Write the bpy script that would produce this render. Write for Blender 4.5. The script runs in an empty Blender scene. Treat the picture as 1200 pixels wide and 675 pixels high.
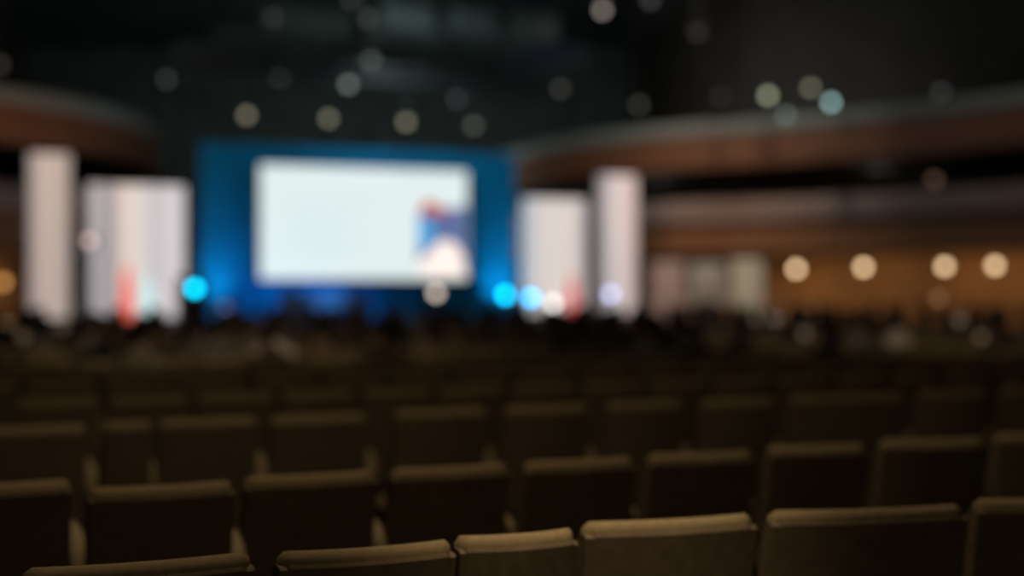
import bpy, bmesh, math, random
from mathutils import Vector, Matrix

random.seed(11)
PI = math.pi
S = bpy.context.scene
C = S.collection
F = 1200 * 50.0 / 36.0            # focal length in pixels of the 1200 px wide frame
CX, CY = 600.0, 337.5
EYE = 1.65
A = math.radians(23.0)            # the hall (rows and stage) is turned this much from the view
TA = math.tan(A)
U = Vector((math.cos(A), math.sin(A), 0))
N = Vector((-math.sin(A), math.cos(A), 0))


def tx(px): return (px - CX) / F
def plane_depth(px, d0): return d0 / (1 - TA * tx(px))
def ray(px, py, d): return Vector((tx(px) * d, d, EYE + (CY - py) / F * d))
def on_plane(px, py, d0): return ray(px, py, plane_depth(px, d0))
def lin(c): return tuple((v / 255 / 12.92) if v / 255 <= .04045 else ((v / 255 + .055) / 1.055) ** 2.4 for v in c)


# ------------------------------------------------------------------ materials
def base_mat(name):
    m = bpy.data.materials.new(name); m.use_nodes = True
    nt = m.node_tree
    return m, nt, nt.nodes['Principled BSDF']


def mat(name, col, rough=.7, var=.18, scale=30, bump=.0, metal=0, spec=.3):
    """procedural surface: colour broken up by noise, optional fine bump"""
    m, nt, b = base_mat(name)
    tc = nt.nodes.new('ShaderNodeTexCoord')
    n = nt.nodes.new('ShaderNodeTexNoise'); n.inputs['Scale'].default_value = scale; n.inputs['Detail'].default_value = 4
    r = nt.nodes.new('ShaderNodeValToRGB')
    lo = [max(0, c * (1 - var)) for c in col]; hi = [min(1, c * (1 + var)) for c in col]
    r.color_ramp.elements[0].position = .3; r.color_ramp.elements[1].position = .7
    r.color_ramp.elements[0].color = (*lo, 1); r.color_ramp.elements[1].color = (*hi, 1)
    nt.links.new(tc.outputs['Object'], n.inputs['Vector'])
    nt.links.new(n.outputs['Fac'], r.inputs['Fac'])
    nt.links.new(r.outputs['Color'], b.inputs['Base Color'])
    b.inputs['Roughness'].default_value = rough; b.inputs['Metallic'].default_value = metal
    b.inputs['Specular IOR Level'].default_value = spec
    if bump:
        bp = nt.nodes.new('ShaderNodeBump'); bp.inputs['Strength'].default_value = bump; bp.inputs['Distance'].default_value = .004
        n2 = nt.nodes.new('ShaderNodeTexNoise'); n2.inputs['Scale'].default_value = scale * 12
        nt.links.new(tc.outputs['Object'], n2.inputs['Vector'])
        nt.links.new(n2.outputs['Fac'], bp.inputs['Height']); nt.links.new(bp.outputs['Normal'], b.inputs['Normal'])
    return m


def glow(name, col, strength):
    m, nt, b = base_mat(name)
    b.inputs['Base Color'].default_value = (*[min(1, c * .8) for c in col], 1)
    b.inputs['Emission Color'].default_value = (*col, 1)
    b.inputs['Emission Strength'].default_value = strength
    b.inputs['Roughness'].default_value = .4
    return m


def wood(name, col, scale=3.0):
    m, nt, b = base_mat(name)
    tc = nt.nodes.new('ShaderNodeTexCoord')
    mp = nt.nodes.new('ShaderNodeMapping'); mp.inputs['Scale'].default_value = (1, 1, 9)
    n = nt.nodes.new('ShaderNodeTexNoise'); n.inputs['Scale'].default_value = scale; n.inputs['Detail'].default_value = 6
    r = nt.nodes.new('ShaderNodeValToRGB')
    r.color_ramp.elements[0].position = .3; r.color_ramp.elements[1].position = .75
    r.color_ramp.elements[0].color = (*[c * .75 for c in col], 1); r.color_ramp.elements[1].color = (*[min(1, c * 1.2) for c in col], 1)
    nt.links.new(tc.outputs['Object'], mp.inputs['Vector']); nt.links.new(mp.outputs['Vector'], n.inputs['Vector'])
    nt.links.new(n.outputs['Fac'], r.inputs['Fac']); nt.links.new(r.outputs['Color'], b.inputs['Base Color'])
    b.inputs['Roughness'].default_value = .55; b.inputs['Specular IOR Level'].default_value = .25
    return m


def printed_panel(name, stops, strength):
    """a backlit fabric print: vertical colour stripes across its local X (0..1 over the width)"""
    m, nt, b = base_mat(name)
    tc = nt.nodes.new('ShaderNodeTexCoord'); sx = nt.nodes.new('ShaderNodeSeparateXYZ')
    r = nt.nodes.new('ShaderNodeValToRGB')
    e = r.color_ramp.elements
    while len(e) < len(stops): e.new(.5)
    for el, (p, c) in zip(e, stops): el.position = p; el.color = (*lin(c), 1)
    nt.links.new(tc.outputs['Generated'], sx.inputs[0]); nt.links.new(sx.outputs['X'], r.inputs['Fac'])
    nt.links.new(r.outputs['Color'], b.inputs['Emission Color']); b.inputs['Base Color'].default_value = (.2, .2, .2, 1)
    b.inputs['Emission Strength'].default_value = strength; b.inputs['Roughness'].default_value = .8
    return m


M = dict(
    fabric=mat('seat_fabric', (.285, .210, .112), .9, .12, 40, .3, spec=.1),
    shell=mat('seat_shell', (.165, .122, .072), .75, .15, 20, spec=.15),
    arm=mat('arm_pad', (.33, .25, .14), .8, .12, 30, spec=.15),
    steel=mat('dark_steel', (.03, .03, .032), .5, .1, 20, metal=.6),
    carpet=mat('carpet', (.035, .027, .020), 1, .3, 60, .4, spec=.05),
    black=mat('black_metal', (.012, .013, .014), .6, .2, 12),
    drape=mat('black_drape', (.055, .066, .064), .95, .3, 2, spec=.05),
    ceil=mat('ceiling_paint', (.020, .025, .025), .95, .3, .6, spec=.05),
    baffle=mat('baffle_felt', (.045, .057, .056), .95, .2, 3, spec=.05),
    wallpaint=mat('dark_wall_paint', (.030, .029, .027), .9, .2, 1.5, spec=.1),
    plaster=mat('plaster_cap', (.24, .28, .27), .8, .08, 3),
    mauve=mat('mauve_plaster', (.28, .215, .20), .8, .1, 3),
    walnut=wood('walnut_panel', (.20, .095, .055)),
    oakband=wood('oak_panel', (.24, .115, .055)),
    amber=wood('amber_wall', (.42, .22, .09), 2),
    blue=mat('blue_backdrop_cloth', (.004, .20, .44), .85, .06, 2, spec=.1),
    bluecloth=mat('blue_table_cloth', (.12, .26, .62), .85, .08, 6, spec=.1),
    stagewood=wood('stage_boards', (.05, .035, .03)),
    white=mat('white_board', (.36, .32, .29), .8, .05, 4),
    pinkboard=mat('pink_board', (.40, .28, .255), .8, .05, 4),
    creamboard=mat('cream_board', (.66, .60, .48), .8, .05, 4),
    skin=mat('skin', (.36, .20, .13), .6, .1, 15),
    eye=mat('eye', (.05, .035, .028), .3, .1, 15),
    hair=mat('dark_hair', (.012, .009, .007), .6, .3, 40),
    hairbrown=mat('brown_hair', (.06, .035, .02), .6, .3, 40),
    hairgrey=mat('grey_hair', (.22, .20, .18), .6, .2, 40),
    shoe=mat('shoe_leather', (.012, .010, .009), .5, .2, 20),
    trousers=mat('dark_trousers', (.016, .016, .020), .9, .2, 40),
    jacketblack=mat('black_jacket', (.014, .014, .015), .9, .2, 40),
    jacketnavy=mat('navy_jacket', (.016, .020, .032), .9, .2, 40),
    jackettan=mat('tan_jacket', (.17, .115, .075), .9, .2, 40),
    jacketbrown=mat('brown_jacket', (.055, .036, .022), .9, .2, 40),
    shirtgrey=mat('grey_shirt', (.16, .14, .12), .9, .1, 40),
    shirtbeige=mat('beige_shirt', (.62, .50, .36), .9, .08, 40),
    shirtpale=mat('pale_shirt', (.68, .57, .50), .9, .08, 40),
)


# ------------------------------------------------------------------ mesh helpers
def link(name, me, parent=None, loc=None, rz=0):
    o = bpy.data.objects.new(name, me); C.objects.link(o)
    if parent: o.parent = parent
    if loc is not None: o.location = loc
    o.rotation_euler.z = rz
    return o


def obj(name, bm, m, parent=None, smooth=False, loc=None, rz=0):
    bmesh.ops.recalc_face_normals(bm, faces=bm.faces)
    me = bpy.data.meshes.new(name); bm.to_mesh(me); bm.free()
    for mm in (m if isinstance(m, (list, tuple)) else [m]): me.materials.append(mm)
    if smooth:
        for p in me.polygons: p.use_smooth = True
    return link(name, me, parent, loc, rz)


def tag(o, label, cat, group=None):
    o['label'] = label; o['category'] = cat
    if group: o['group'] = group
    return o


def struct(o): o['kind'] = 'structure'; return o


def thing(name, label, cat, loc=(0, 0, 0), rz=0, group=None):
    return tag(link(name, None, None, loc, rz), label, cat, group)


def add_box(bm, x0, x1, y0, y1, z0, z1, bev=0, mi=0):
    g = bmesh.ops.create_cube(bm, size=1)
    for v in g['verts']:
        v.co = Vector(((x0 + x1) / 2 + v.co.x * (x1 - x0), (y0 + y1) / 2 + v.co.y * (y1 - y0), (z0 + z1) / 2 + v.co.z * (z1 - z0)))
    fs = set(f for v in g['verts'] for f in v.link_faces)
    for f in fs: f.material_index = mi
    if bev:
        es = list(set(e for v in g['verts'] for e in v.link_edges))
        bmesh.ops.bevel(bm, geom=es, offset=bev, segments=2, affect='EDGES', profile=.5)


def box(*a, **k):
    bm = bmesh.new(); add_box(bm, *a, **k); return bm


def add_tube(bm, p, q, r, seg=10, r2=None):
    p, q = Vector(p), Vector(q); d = q - p
    mt = Matrix.Translation((p + q) / 2) @ d.to_track_quat('Z', 'Y').to_matrix().to_4x4()
    bmesh.ops.create_cone(bm, cap_ends=True, segments=seg, radius1=r, radius2=r if r2 is None else r2, depth=d.length, matrix=mt)


def tube(p, q, r, seg=10, r2=None):
    bm = bmesh.new(); add_tube(bm, p, q, r, seg, r2); return bm


def loft(bm, rings, closed=True, mi=0, caps=True):
    vs = [[bm.verts.new(p) for p in r] for r in rings]
    n = len(vs[0])
    for a, b in zip(vs, vs[1:]):
        for i in range(n if closed else n - 1):
            f = bm.faces.new((a[i], a[(i + 1) % n], b[(i + 1) % n], b[i])); f.material_index = mi
    if caps and closed:
        for r in (vs[0], vs[-1]): bm.faces.new(r).material_index = mi


# ------------------------------------------------------------------ the seats
SW, SH = .50, .95
PITCH = .565


def back_y(z): return .03 - .21 * (z - .45)       # reclined rear face


def back_slab(bm, prof, w, mi=0, sag=.035, n=14, end=.022):
    """sweep a (thickness, z) section across a plan curve whose ends come forward; ends rounded"""
    rings = []
    zc = sum(z for t, z in prof) / len(prof); tc = sum(t for t, z in prof) / len(prof)
    for i in range(n + 1):
        s = -1 + 2 * i / n
        s = math.copysign(1 - (1 - abs(s)) ** 1.35, s)
        x = s * w / 2
        dist = w / 2 - abs(x)
        k = 1 if dist > end else math.sqrt(max(.0, 1 - ((end - dist) / end) ** 2)) * .55 + .45
        ring = []
        for t, z in prof:
            tt = tc + (t - tc) * k
            zz = z - (1 - k) * .03 if z > zc else z + (1 - k) * .01
            ring.append(Vector((x, back_y(zz) + tt + sag * (s * s), zz)))
        rings.append(ring)
    loft(bm, rings, mi=mi)


CUSH = [(0, .40), (0, .60), (0, .914), (.005, .930), (.018, .944), (.038, .95), (.058, .945), (.070, .928), (.074, .88), (.082, .70), (.090, .55), (.082, .42)]
SHELL = [(-.016, .26), (-.016, .60), (-.012, .908), (-.006, .916), (.001, .916), (.001, .60), (.001, .26)]


def back_cheeks(bm, w, mi=0, sag=.035):
    for s in (-1, 1):
        prof = [(-.016, .26), (-.012, .905), (.0, .912), (.040, .914), (.066, .905), (.074, .70), (.074, .42), (.03, .26)]
        rings = []
        for x, k in ((w / 2 - .016, 1), (w / 2 - .001, 1), (w / 2 + .003, .94)):
            tc = sum(p[0] for p in prof) / len(prof)
            rings.append([Vector((s * x, back_y(z) + tc + (t - tc) * k + sag * (x / (w / 2)) ** 2, z)) for t, z in prof])
        loft(bm, rings, mi=mi)


def seat_cushion(bm, mi=0):
    add_box(bm, -.235, .235, .12, .56, .30, .385, .03, mi)


def arm_pad(bm, mi=0):
    prof = [(-.035, .55), (-.045, .60), (-.03, .66), (.01, .71), (.08, .735), (.34, .735), (.37, .715), (.37, .695), (.09, .69), (.03, .66), (.005, .60), (.005, .55)]
    rings = []
    for s, k in ((-1, .6), (-.8, 1), (.8, 1), (1, .6)):
        cy = sum(p[0] for p in prof) / len(prof); cz = sum(p[1] for p in prof) / len(prof)
        rings.append([Vector((PITCH / 2 + s * .026, p[0] + .05, p[1] - (1 - k) * .008)) for p in prof])
    loft(bm, rings, mi=mi)


def side_panel(bm, mi=0):
    add_box(bm, PITCH / 2 - .016, PITCH / 2 + .016, .06, .36, .0, .69, .005, mi)


def seat_legs(bm, mi=0):
    add_tube(bm, (0, .30, .02), (0, .28, .32), .035, 12)
    add_box(bm, -.16, .16, .16, .44, 0, .025, .006)
    add_box(bm, -.22, .22, .06, .16, .27, .32, .006)


def seat_proto():
    r = thing('auditorium_seat', 'seat', 'seat')
    bm = bmesh.new(); back_slab(bm, CUSH, SW - .004); obj('backrest', bm, M['fabric'], r, True)
    bm = bmesh.new(); back_slab(bm, SHELL, SW - .012); back_cheeks(bm, SW); obj('back_shell', bm, M['shell'], r)['label'] = 'dark rear shell of the backrest'
    bm = bmesh.new(); seat_cushion(bm); obj('seat_cushion', bm, M['fabric'], r, True)
    bm = bmesh.new(); side_panel(bm); sp = obj('side_panel', bm, M['shell'], r)
    bm = bmesh.new(); arm_pad(bm); obj('armrest', bm, M['arm'], r, True)
    bm = bmesh.new(); seat_legs(bm); obj('leg', bm, M['steel'], r)
    return r


def copy_tree(o, parent=None):
    c = o.copy(); C.objects.link(c)
    if parent: c.parent = parent
    for ch in list(o.children): copy_tree(ch, c)
    return c


SEAT = seat_proto()
seat_used = [False]
DROP = EYE - SH
WORDS = ['first', 'second', 'third', 'fourth', 'fifth', 'sixth', 'seventh', 'eighth', 'ninth', 'tenth', 'eleventh', 'twelfth',
         'thirteenth', 'fourteenth', 'fifteenth', 'sixteenth', 'seventeenth', 'eighteenth', 'nineteenth', 'twentieth',
         'twenty first', 'twenty second', 'twenty third', 'twenty fourth']


def place_seat(loc, sx, label, group, rz=A, arm=True):
    o = SEAT if not seat_used[0] else copy_tree(SEAT)
    seat_used[0] = True
    o.location = loc; o.rotation_euler.z = rz; o.scale = (sx, 1, 1)
    o['label'] = label; o['group'] = group
    if not arm: NO_ARM.append(o)
    return o


NO_ARM = []


ROW1 = [(40, 291, 657), (330, 534, 640), (535, 680, 624), (684, 890, 607), (903, 1136, 595), (1146, 1350, 583)]
ROW2 = [(-82, 76, 566), (111, 270, 568), (291, 440, 555), (460, 598, 546), (615, 747, 538), (760, 886, 530), (901, 1018, 521), (1033, 1157, 514), (1169, 1290, 507)]
ROW3 = [(-15, 97, 499), (121, 177, 494), (190, 300, 490), (320, 430, 486), (465, 572, 479), (592, 692, 475), (712, 803, 470), (822, 912, 467), (928, 1062, 462), (1078, 1160, 457), (1174, 1270, 453)]
for rows, nm, lab in ((ROW1, 'nearest', 'beige topped seat in the nearest row at the bottom edge'),
                      (ROW2, 'second', 'brown seat in the second row from the bottom edge'),
                      (ROW3, 'third', 'dim brown seat in the third row from the bottom edge')):
    for i, (x0, x1, y) in enumerate(rows):
        xm = (x0 + x1) / 2
        d = DROP * F / (y - CY)
        lat = (x1 - x0) / F * d
        w = (lat - .02) / math.cos(A)
        p = ray(xm, y, d)
        rz = A - max(0, math.atan(tx(xm))) * .8                  # the rows bend round towards the stage
        top = Matrix.Rotation(rz, 3, 'Z') @ Vector((0, back_y(.95) + .05, 0))
        place_seat((p.x - top.x, p.y - top.y, 0), w / SW, f'{lab}, {WORDS[i]} from the left', f'seats in the {nm} row', rz, arm=nm != 'nearest')

for o in NO_ARM:                                                # the nearest row sits too close together for armrests
    for ch in list(o.children):
        if ch.name.startswith(('armrest', 'side_panel')): bpy.data.objects.remove(ch)

# distant rows: the same seat as one mesh (its parts are lost in the blur)
bm = bmesh.new()
back_slab(bm, CUSH, SW - .004, 0); back_slab(bm, SHELL, SW - .012, 1); back_cheeks(bm, SW, 1); seat_cushion(bm, 0); arm_pad(bm, 0); side_panel(bm, 1)
n0 = len(bm.faces); seat_legs(bm)
bm.faces.ensure_lookup_table()
for f in bm.faces[n0:]: f.material_index = 2
bmesh.ops.recalc_face_normals(bm, faces=bm.faces)
FAR = bpy.data.meshes.new('distant_seat'); bm.to_mesh(FAR); bm.free()
for k in ('fabric', 'shell', 'steel'): FAR.materials.append(M[k])

ROW_D0 = [10.25, 12.0, 13.7, 15.4, 17.1, 18.8, 20.5, 22.2, 23.9]
PEOPLE_SPOTS = []
SEAT_XY = []
for k, d0 in enumerate(ROW_D0):
    s0 = random.uniform(0, PITCH)
    row = []
    for j in range(-30, 40):
        s = s0 + j * PITCH
        p = Vector((0, d0, 0)) + U * s
        if p.y < 3: continue
        px = CX + p.x / p.y * F
        if -25 < px < 1225 and abs(p.x) < 8.6: row.append(p)
    for i, p in enumerate(row):
        o = link('auditorium_seat', FAR, None, p, A)
        if k < 2:
            tag(o, f'dark unlit empty seat in the {("fourth", "fifth")[k]} row from the bottom, {WORDS[i]} from the left', 'seat', f'seats in the {("fourth", "fifth")[k]} row')
        SEAT_XY.append((k, i, p, o))

# ------------------------------------------------------------------ people
def skin_mesh(verts, edges, sub=1):
    """grow a limb surface over a skeleton: verts are (x,y,z,rx,ry)"""
    me = bpy.data.meshes.new('t'); me.from_pydata([v[:3] for v in verts], edges, [])
    o = bpy.data.objects.new('t', me); C.objects.link(o)
    bm = bmesh.new(); bm.from_mesh(me); bm.verts.ensure_lookup_table()
    lay = bm.verts.layers.skin.verify()
    for i, v in enumerate(bm.verts):
        v[lay].radius = (verts[i][3], verts[i][4]); v[lay].use_root = (i == 0)
    bm.to_mesh(me); bm.free()
    o.modifiers.new('s', 'SKIN').use_smooth_shade = True
    m = o.modifiers.new('d', 'SUBSURF'); m.levels = sub; m.render_levels = sub
    dg = bpy.context.evaluated_depsgraph_get()
    out = bpy.data.meshes.new_from_object(o.evaluated_get(dg))
    bpy.data.objects.remove(o)
    return out


def fuse(meshes, voxel, one=True):
    bm = bmesh.new()
    for m in meshes:
        b1 = bmesh.new(); b1.from_mesh(m); bmesh.ops.recalc_face_normals(b1, faces=b1.faces); b1.to_mesh(m); b1.free()
        bm.from_mesh(m)
    me = bpy.data.meshes.new('t'); bm.to_mesh(me); bm.free()
    o = bpy.data.objects.new('t', me); C.objects.link(o)
    r = o.modifiers.new('r', 'REMESH'); r.mode = 'VOXEL'; r.voxel_size = voxel; r.use_smooth_shade = True
    sm = o.modifiers.new('m', 'SMOOTH'); sm.factor = .5; sm.iterations = 2
    dg = bpy.context.evaluated_depsgraph_get()
    out = bpy.data.meshes.new_from_object(o.evaluated_get(dg))
    bpy.data.objects.remove(o)
    out.materials.clear()
    bm = bmesh.new(); bm.from_mesh(out)                          # keep the one outer surface
    todo = set(bm.verts); best = []
    while todo:
        st = [todo.pop()]; isl = []
        while st:
            v = st.pop(); isl.append(v)
            for e in v.link_edges:
                o_ = e.other_vert(v)
                if o_ in todo: todo.discard(o_); st.append(o_)
        if len(isl) > len(best): best = isl
    if one:
        keep = set(best)
        bmesh.ops.delete(bm, geom=[v for v in bm.verts if v not in keep], context='VERTS')
    bm.to_mesh(out); bm.free()
    return out


def bm_mesh(bm):
    me = bpy.data.meshes.new('t'); bm.to_mesh(me); bm.free(); return me


def ellipsoid(bm, c, r, rot=None, u=20, v=14):
    mt = Matrix.Translation(c) @ (rot.to_4x4() if rot else Matrix.Identity(4)) @ Matrix.Diagonal((*r, 1))
    bmesh.ops.create_uvsphere(bm, u_segments=u, v_segments=v, radius=1, matrix=mt)


def chain(pts): return pts, [(i, i + 1) for i in range(len(pts) - 1)]


def hand_meshes(wrist, fwd, side, down):
    """palm and five separate bent fingers; fwd along the forearm, side towards the thumb, down = palm normal"""
    w, f, s, d = Vector(wrist), Vector(fwd).normalized(), Vector(side).normalized(), Vector(down).normalized()
    out = []
    pts = [w - f * .02, w + f * .03, w + f * .075]
    v, e = chain([(*pts[0], .024, .020), (*pts[1], .034, .016), (*pts[2], .038, .013)])
    out.append(skin_mesh(v, e))
    for k, (o, ln) in enumerate(((.030, .072), (.010, .082), (-.011, .076), (-.030, .060))):
        b = w + f * .072 + s * o
        p = [b - f * .02, b + f * ln * .45 + d * .006, b + f * ln * .78 + d * .022, b + f * ln * .92 + d * .042]
        v, e = chain([(*p[0], .010, .010), (*p[1], .0095, .0095), (*p[2], .009, .009), (*p[3], .008, .008)])
        out.append(skin_mesh(v, e))
    p = [w + f * .02 + s * .022, w + f * .045 + s * .05 + d * .008, w + f * .07 + s * .058 + d * .016]
    v, e = chain([(*p[0], .014, .014), (*p[1], .011, .011), (*p[2], .009, .009)])
    out.append(skin_mesh(v, e))
    return out


def head_bits(c, yaw):
    R = Matrix.Rotation(yaw, 3, 'Z')
    P = lambda x, y, z: c + R @ Vector((x, y, z))
    bm = bmesh.new()
    ellipsoid(bm, P(0, -.008, .018), (.076, .094, .098), R)
    ellipsoid(bm, P(0, .022, -.045), (.056, .066, .066), R)              # jaw
    ellipsoid(bm, P(0, .088, -.012), (.013, .020, .026), R, 10, 8)       # nose
    ellipsoid(bm, P(0, .080, -.058), (.024, .012, .008), R, 10, 8)       # lips
    for s in (-1, 1):
        ellipsoid(bm, P(s * .079, -.004, -.008), (.010, .020, .032), R, 10, 8)   # ears
        ellipsoid(bm, P(s * .030, .078, .030), (.022, .010, .008), R, 10, 8)     # brows
    head = bm_mesh(bm)
    bm = bmesh.new()
    for s in (-1, 1): ellipsoid(bm, P(s * .030, .082, .012), (.013, .009, .008), R, 10, 8)
    return head, bm


def hair_mesh(c, yaw, style):
    R = Matrix.Rotation(yaw, 3, 'Z')
    P = lambda x, y, z: c + R @ Vector((x, y, z))
    bm = bmesh.new()
    ellipsoid(bm, P(0, -.022, .036), (.086, .098, .096), R)
    if style == 'short':
        ellipsoid(bm, P(0, -.045, -.01), (.070, .058, .065), R)
    elif style == 'long':
        ellipsoid(bm, P(0, -.060, -.06), (.088, .050, .13), R)
        ellipsoid(bm, P(0, -.062, -.15), (.075, .036, .08), R)
    else:
        ellipsoid(bm, P(0, -.045, -.01), (.074, .060, .070), R)
        ellipsoid(bm, P(0, -.125, .05), (.040, .040, .042), R)
    return fuse([bm_mesh(bm)], .014)


def make_person_meshes(sit, yaw, style, lean, broad):
    if sit:
        hip, top = Vector((0, .315, .56)), Vector((0, .24 + lean, 1.05))
        nk = top + Vector((0, .02 + lean * .2, .065)); hc = nk + Vector((0, .035, .125))
        legs = {s: [Vector((s * .09, .33, .555)), Vector((s * .12, .72, .575)), Vector((s * .12, .74, .115)), Vector((s * .13, .86, .05))] for s in (-1, 1)}
        arms = {s: [Vector((s * .175 * broad, top.y, .985)), Vector((s * .195, top.y + .06, .805)), Vector((s * .11, .56, .70))] for s in (-1, 1)}
        hf = lambda s: (-s * .35, .9, -.1)
    else:
        hip, top = Vector((0, 0, .93)), Vector((0, .0, 1.38))
        nk = top + Vector((0, .01, .065)); hc = nk + Vector((0, .025, .125))
        legs = {s: [Vector((s * .09, 0, .92)), Vector((s * .11, .015, .50)), Vector((s * .12, -.01, .11)), Vector((s * .14, .13, .05))] for s in (-1, 1)}
        arms = {s: [Vector((s * .175 * broad, 0, 1.335)), Vector((s * .25, -.02, 1.06)), Vector((s * .235, .07, .83))] for s in (-1, 1)}
        hf = lambda s: (0, .25, -1)
    mid = (hip + top) / 2 + Vector((0, -.02 if sit else .0, 0))

    def skeleton(g, torso=True, arm=True, leg=True, head=True):
        v, e = [], []
        def put(p, rx, ry, par=None):
            v.append((*p, rx + g, ry + g))
            if par is not None: e.append((par, len(v) - 1))
            return len(v) - 1
        h = put(hip, .165, .125)
        if torso:
            m = put(mid, .150 * broad, .105, h)
            c = put(top - Vector((0, 0, .11)), .172 * broad, .115, m)
            t = put(top, .120, .085, c)
            if head:
                n = put(nk, .056, .058, t); put(hc - Vector((0, .02, .06)), .056, .06, n)
            if arm:
                for s in (-1, 1):
                    a = arms[s]
                    i = put(a[0], .062, .062, c); i = put((a[0] + a[1]) / 2, .054, .054, i); i = put(a[1], .044, .044, i)
                    i = put((a[1] + a[2]) / 2, .042, .042, i); put(a[2], .029, .029, i)
        if leg:
            for s in (-1, 1):
                l = legs[s]
                i = put(l[0], .095, .095, h); i = put((l[0] + l[1]) / 2, .082, .082, i); i = put(l[1], .060, .060, i)
                i = put((l[1] * .6 + l[2] * .4), .056, .056, i); i = put(l[2], .038, .038, i); put(l[3], .036, .030, i)
        return skin_mesh(v, e)

    head, eyes = head_bits(hc, yaw)
    bits = [skeleton(0), head]
    for s in (-1, 1):
        fw = Vector(hf(s))
        if sit: bits += hand_meshes(arms[s][2], fw, (-s * .9, -.35, 0), (0, 0, -1))
        else: bits += hand_meshes(arms[s][2], fw, (0, 1, .25), (-s, 0, 0))
    body = fuse(bits, .0085)
    body.materials.append(M['skin']); body.materials.append(M['eye'])
    bm = bmesh.new(); bm.from_mesh(body); nf = len(bm.faces)
    em = bm_mesh(eyes); bm.from_mesh(em); bm.faces.ensure_lookup_table()
    for f in bm.faces[nf:]: f.material_index = 1; f.smooth = True
    bm.to_mesh(body); bm.free()

    def cut(me, keep):
        b = bmesh.new(); b.from_mesh(me)
        bmesh.ops.delete(b, geom=[f for f in b.faces if not keep(f.calc_center_median())], context='FACES')
        b.to_mesh(me); b.free(); return me
    wr = arms[1][2]
    # the jacket is the body's own skin from neckline to hem and cuffs, lifted off by a cloth's thickness
    cst = top - Vector((0, 0, .11))
    bones = [(hip.lerp(mid, .15), mid, .13, 1), (mid, cst, .13, 1), (cst, top, .11, 1), (top, top.lerp(nk, .25), .085, 1),
             (nk, hc, .06, 0), (top.lerp(nk, .25), nk, .075, 0), (hip, hip + Vector((0, 0, -.1)), .13, 0)]
    for q in (-1, 1):
        a, l, h = arms[q], legs[q], Vector(hf(q)).normalized()
        bones += [(cst, a[0], .08, 1), (a[0], a[1], .055, 1), (a[1], a[2] - (a[2] - a[1]) * .06, .038, 1), (a[2], a[2] + h * .15, .03, 0)]
        bones += [(l[0], l[1], .085, 0), (l[1], l[2], .055, 0)]

    def worn(p):
        best = None
        for b0, b1, r, on in bones:
            t_ = max(0, min(1, (p - b0).dot(b1 - b0) / max(1e-9, (b1 - b0).length_squared)))
            d_ = (p - b0.lerp(b1, t_)).length - r
            if best is None or d_ < best[0]: best = (d_, on)
        return best[1] == 1
    bs = bmesh.new(); bs.from_mesh(body)
    bs.normal_update()
    for v in bs.verts: v.co += v.normal * .011
    bmesh.ops.delete(bs, geom=[f for f in bs.faces if f.material_index == 1 or not worn(f.calc_center_median())], context='FACES')
    shirt = bm_mesh(bs); shirt.materials.clear()
    for p_ in shirt.polygons: p_.use_smooth = True; p_.material_index = 0
    trousers = fuse([skeleton(.012, torso=False)], .014)
    trousers = cut(trousers, lambda p: p.z > .10)
    bm = bmesh.new()
    for s in (-1, 1):
        l = legs[s]; toe = l[3]
        ellipsoid(bm, Vector((toe.x, toe.y - .03, .052)), (.048, .135, .05))
        add_tube(bm, l[2] - Vector((0, 0, .07)), l[2] + Vector((0, 0, .01)), .050)
    shoes = fuse([bm_mesh(bm)], .014, False)
    for v in shoes.vertices: v.co.z = max(v.co.z, .0)
    return dict(body=body, hair=hair_mesh(hc, yaw, style), shirt=shirt, trousers=trousers, shoes=shoes)


def person_proto(meshes, hair, top):
    r = thing('person', 'person', 'person')
    b = link('body', meshes['body'], r)
    for nm, m in (('hair', hair), ('jacket', top), ('trousers', M['trousers']), ('shoes', M['shoe'])):
        me = meshes[{'jacket': 'shirt'}.get(nm, nm)]
        if not me.materials: me.materials.append(m)
        c = link(nm, me, r)
        c.material_slots[0].link = 'OBJECT'; c.material_slots[0].material = m
    return r


KINDS = [make_person_meshes(True, 0, 'short', 0, 1.0), make_person_meshes(True, .35, 'long', .02, 1.0),
         make_person_meshes(True, -.30, 'short', .05, 1.05), make_person_meshes(True, .1, 'bun', .01, .98)]
STAND = make_person_meshes(False, .15, 'short', 0, 1.0)
PROTO = {}


def person(kind, hair, top, loc, rz, label, group=None, sc=1.0):
    key = (kind if isinstance(kind, int) else 'stand', hair, top)
    if key not in PROTO:
        o = PROTO[key] = person_proto(KINDS[kind] if isinstance(kind, int) else STAND, M[hair], M[top])
    else:
        o = copy_tree(PROTO[key])
        for a, b in zip(o.children, PROTO[key].children):
            if a.material_slots and b.material_slots and b.material_slots[0].link == 'OBJECT':
                a.material_slots[0].link = 'OBJECT'; a.material_slots[0].material = b.material_slots[0].material
    o.location = loc; o.rotation_euler.z = rz; o.scale = (sc, sc, sc)
    o['label'] = label
    if group: o['group'] = group
    elif 'group' in o: del o['group']
    return o


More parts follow.
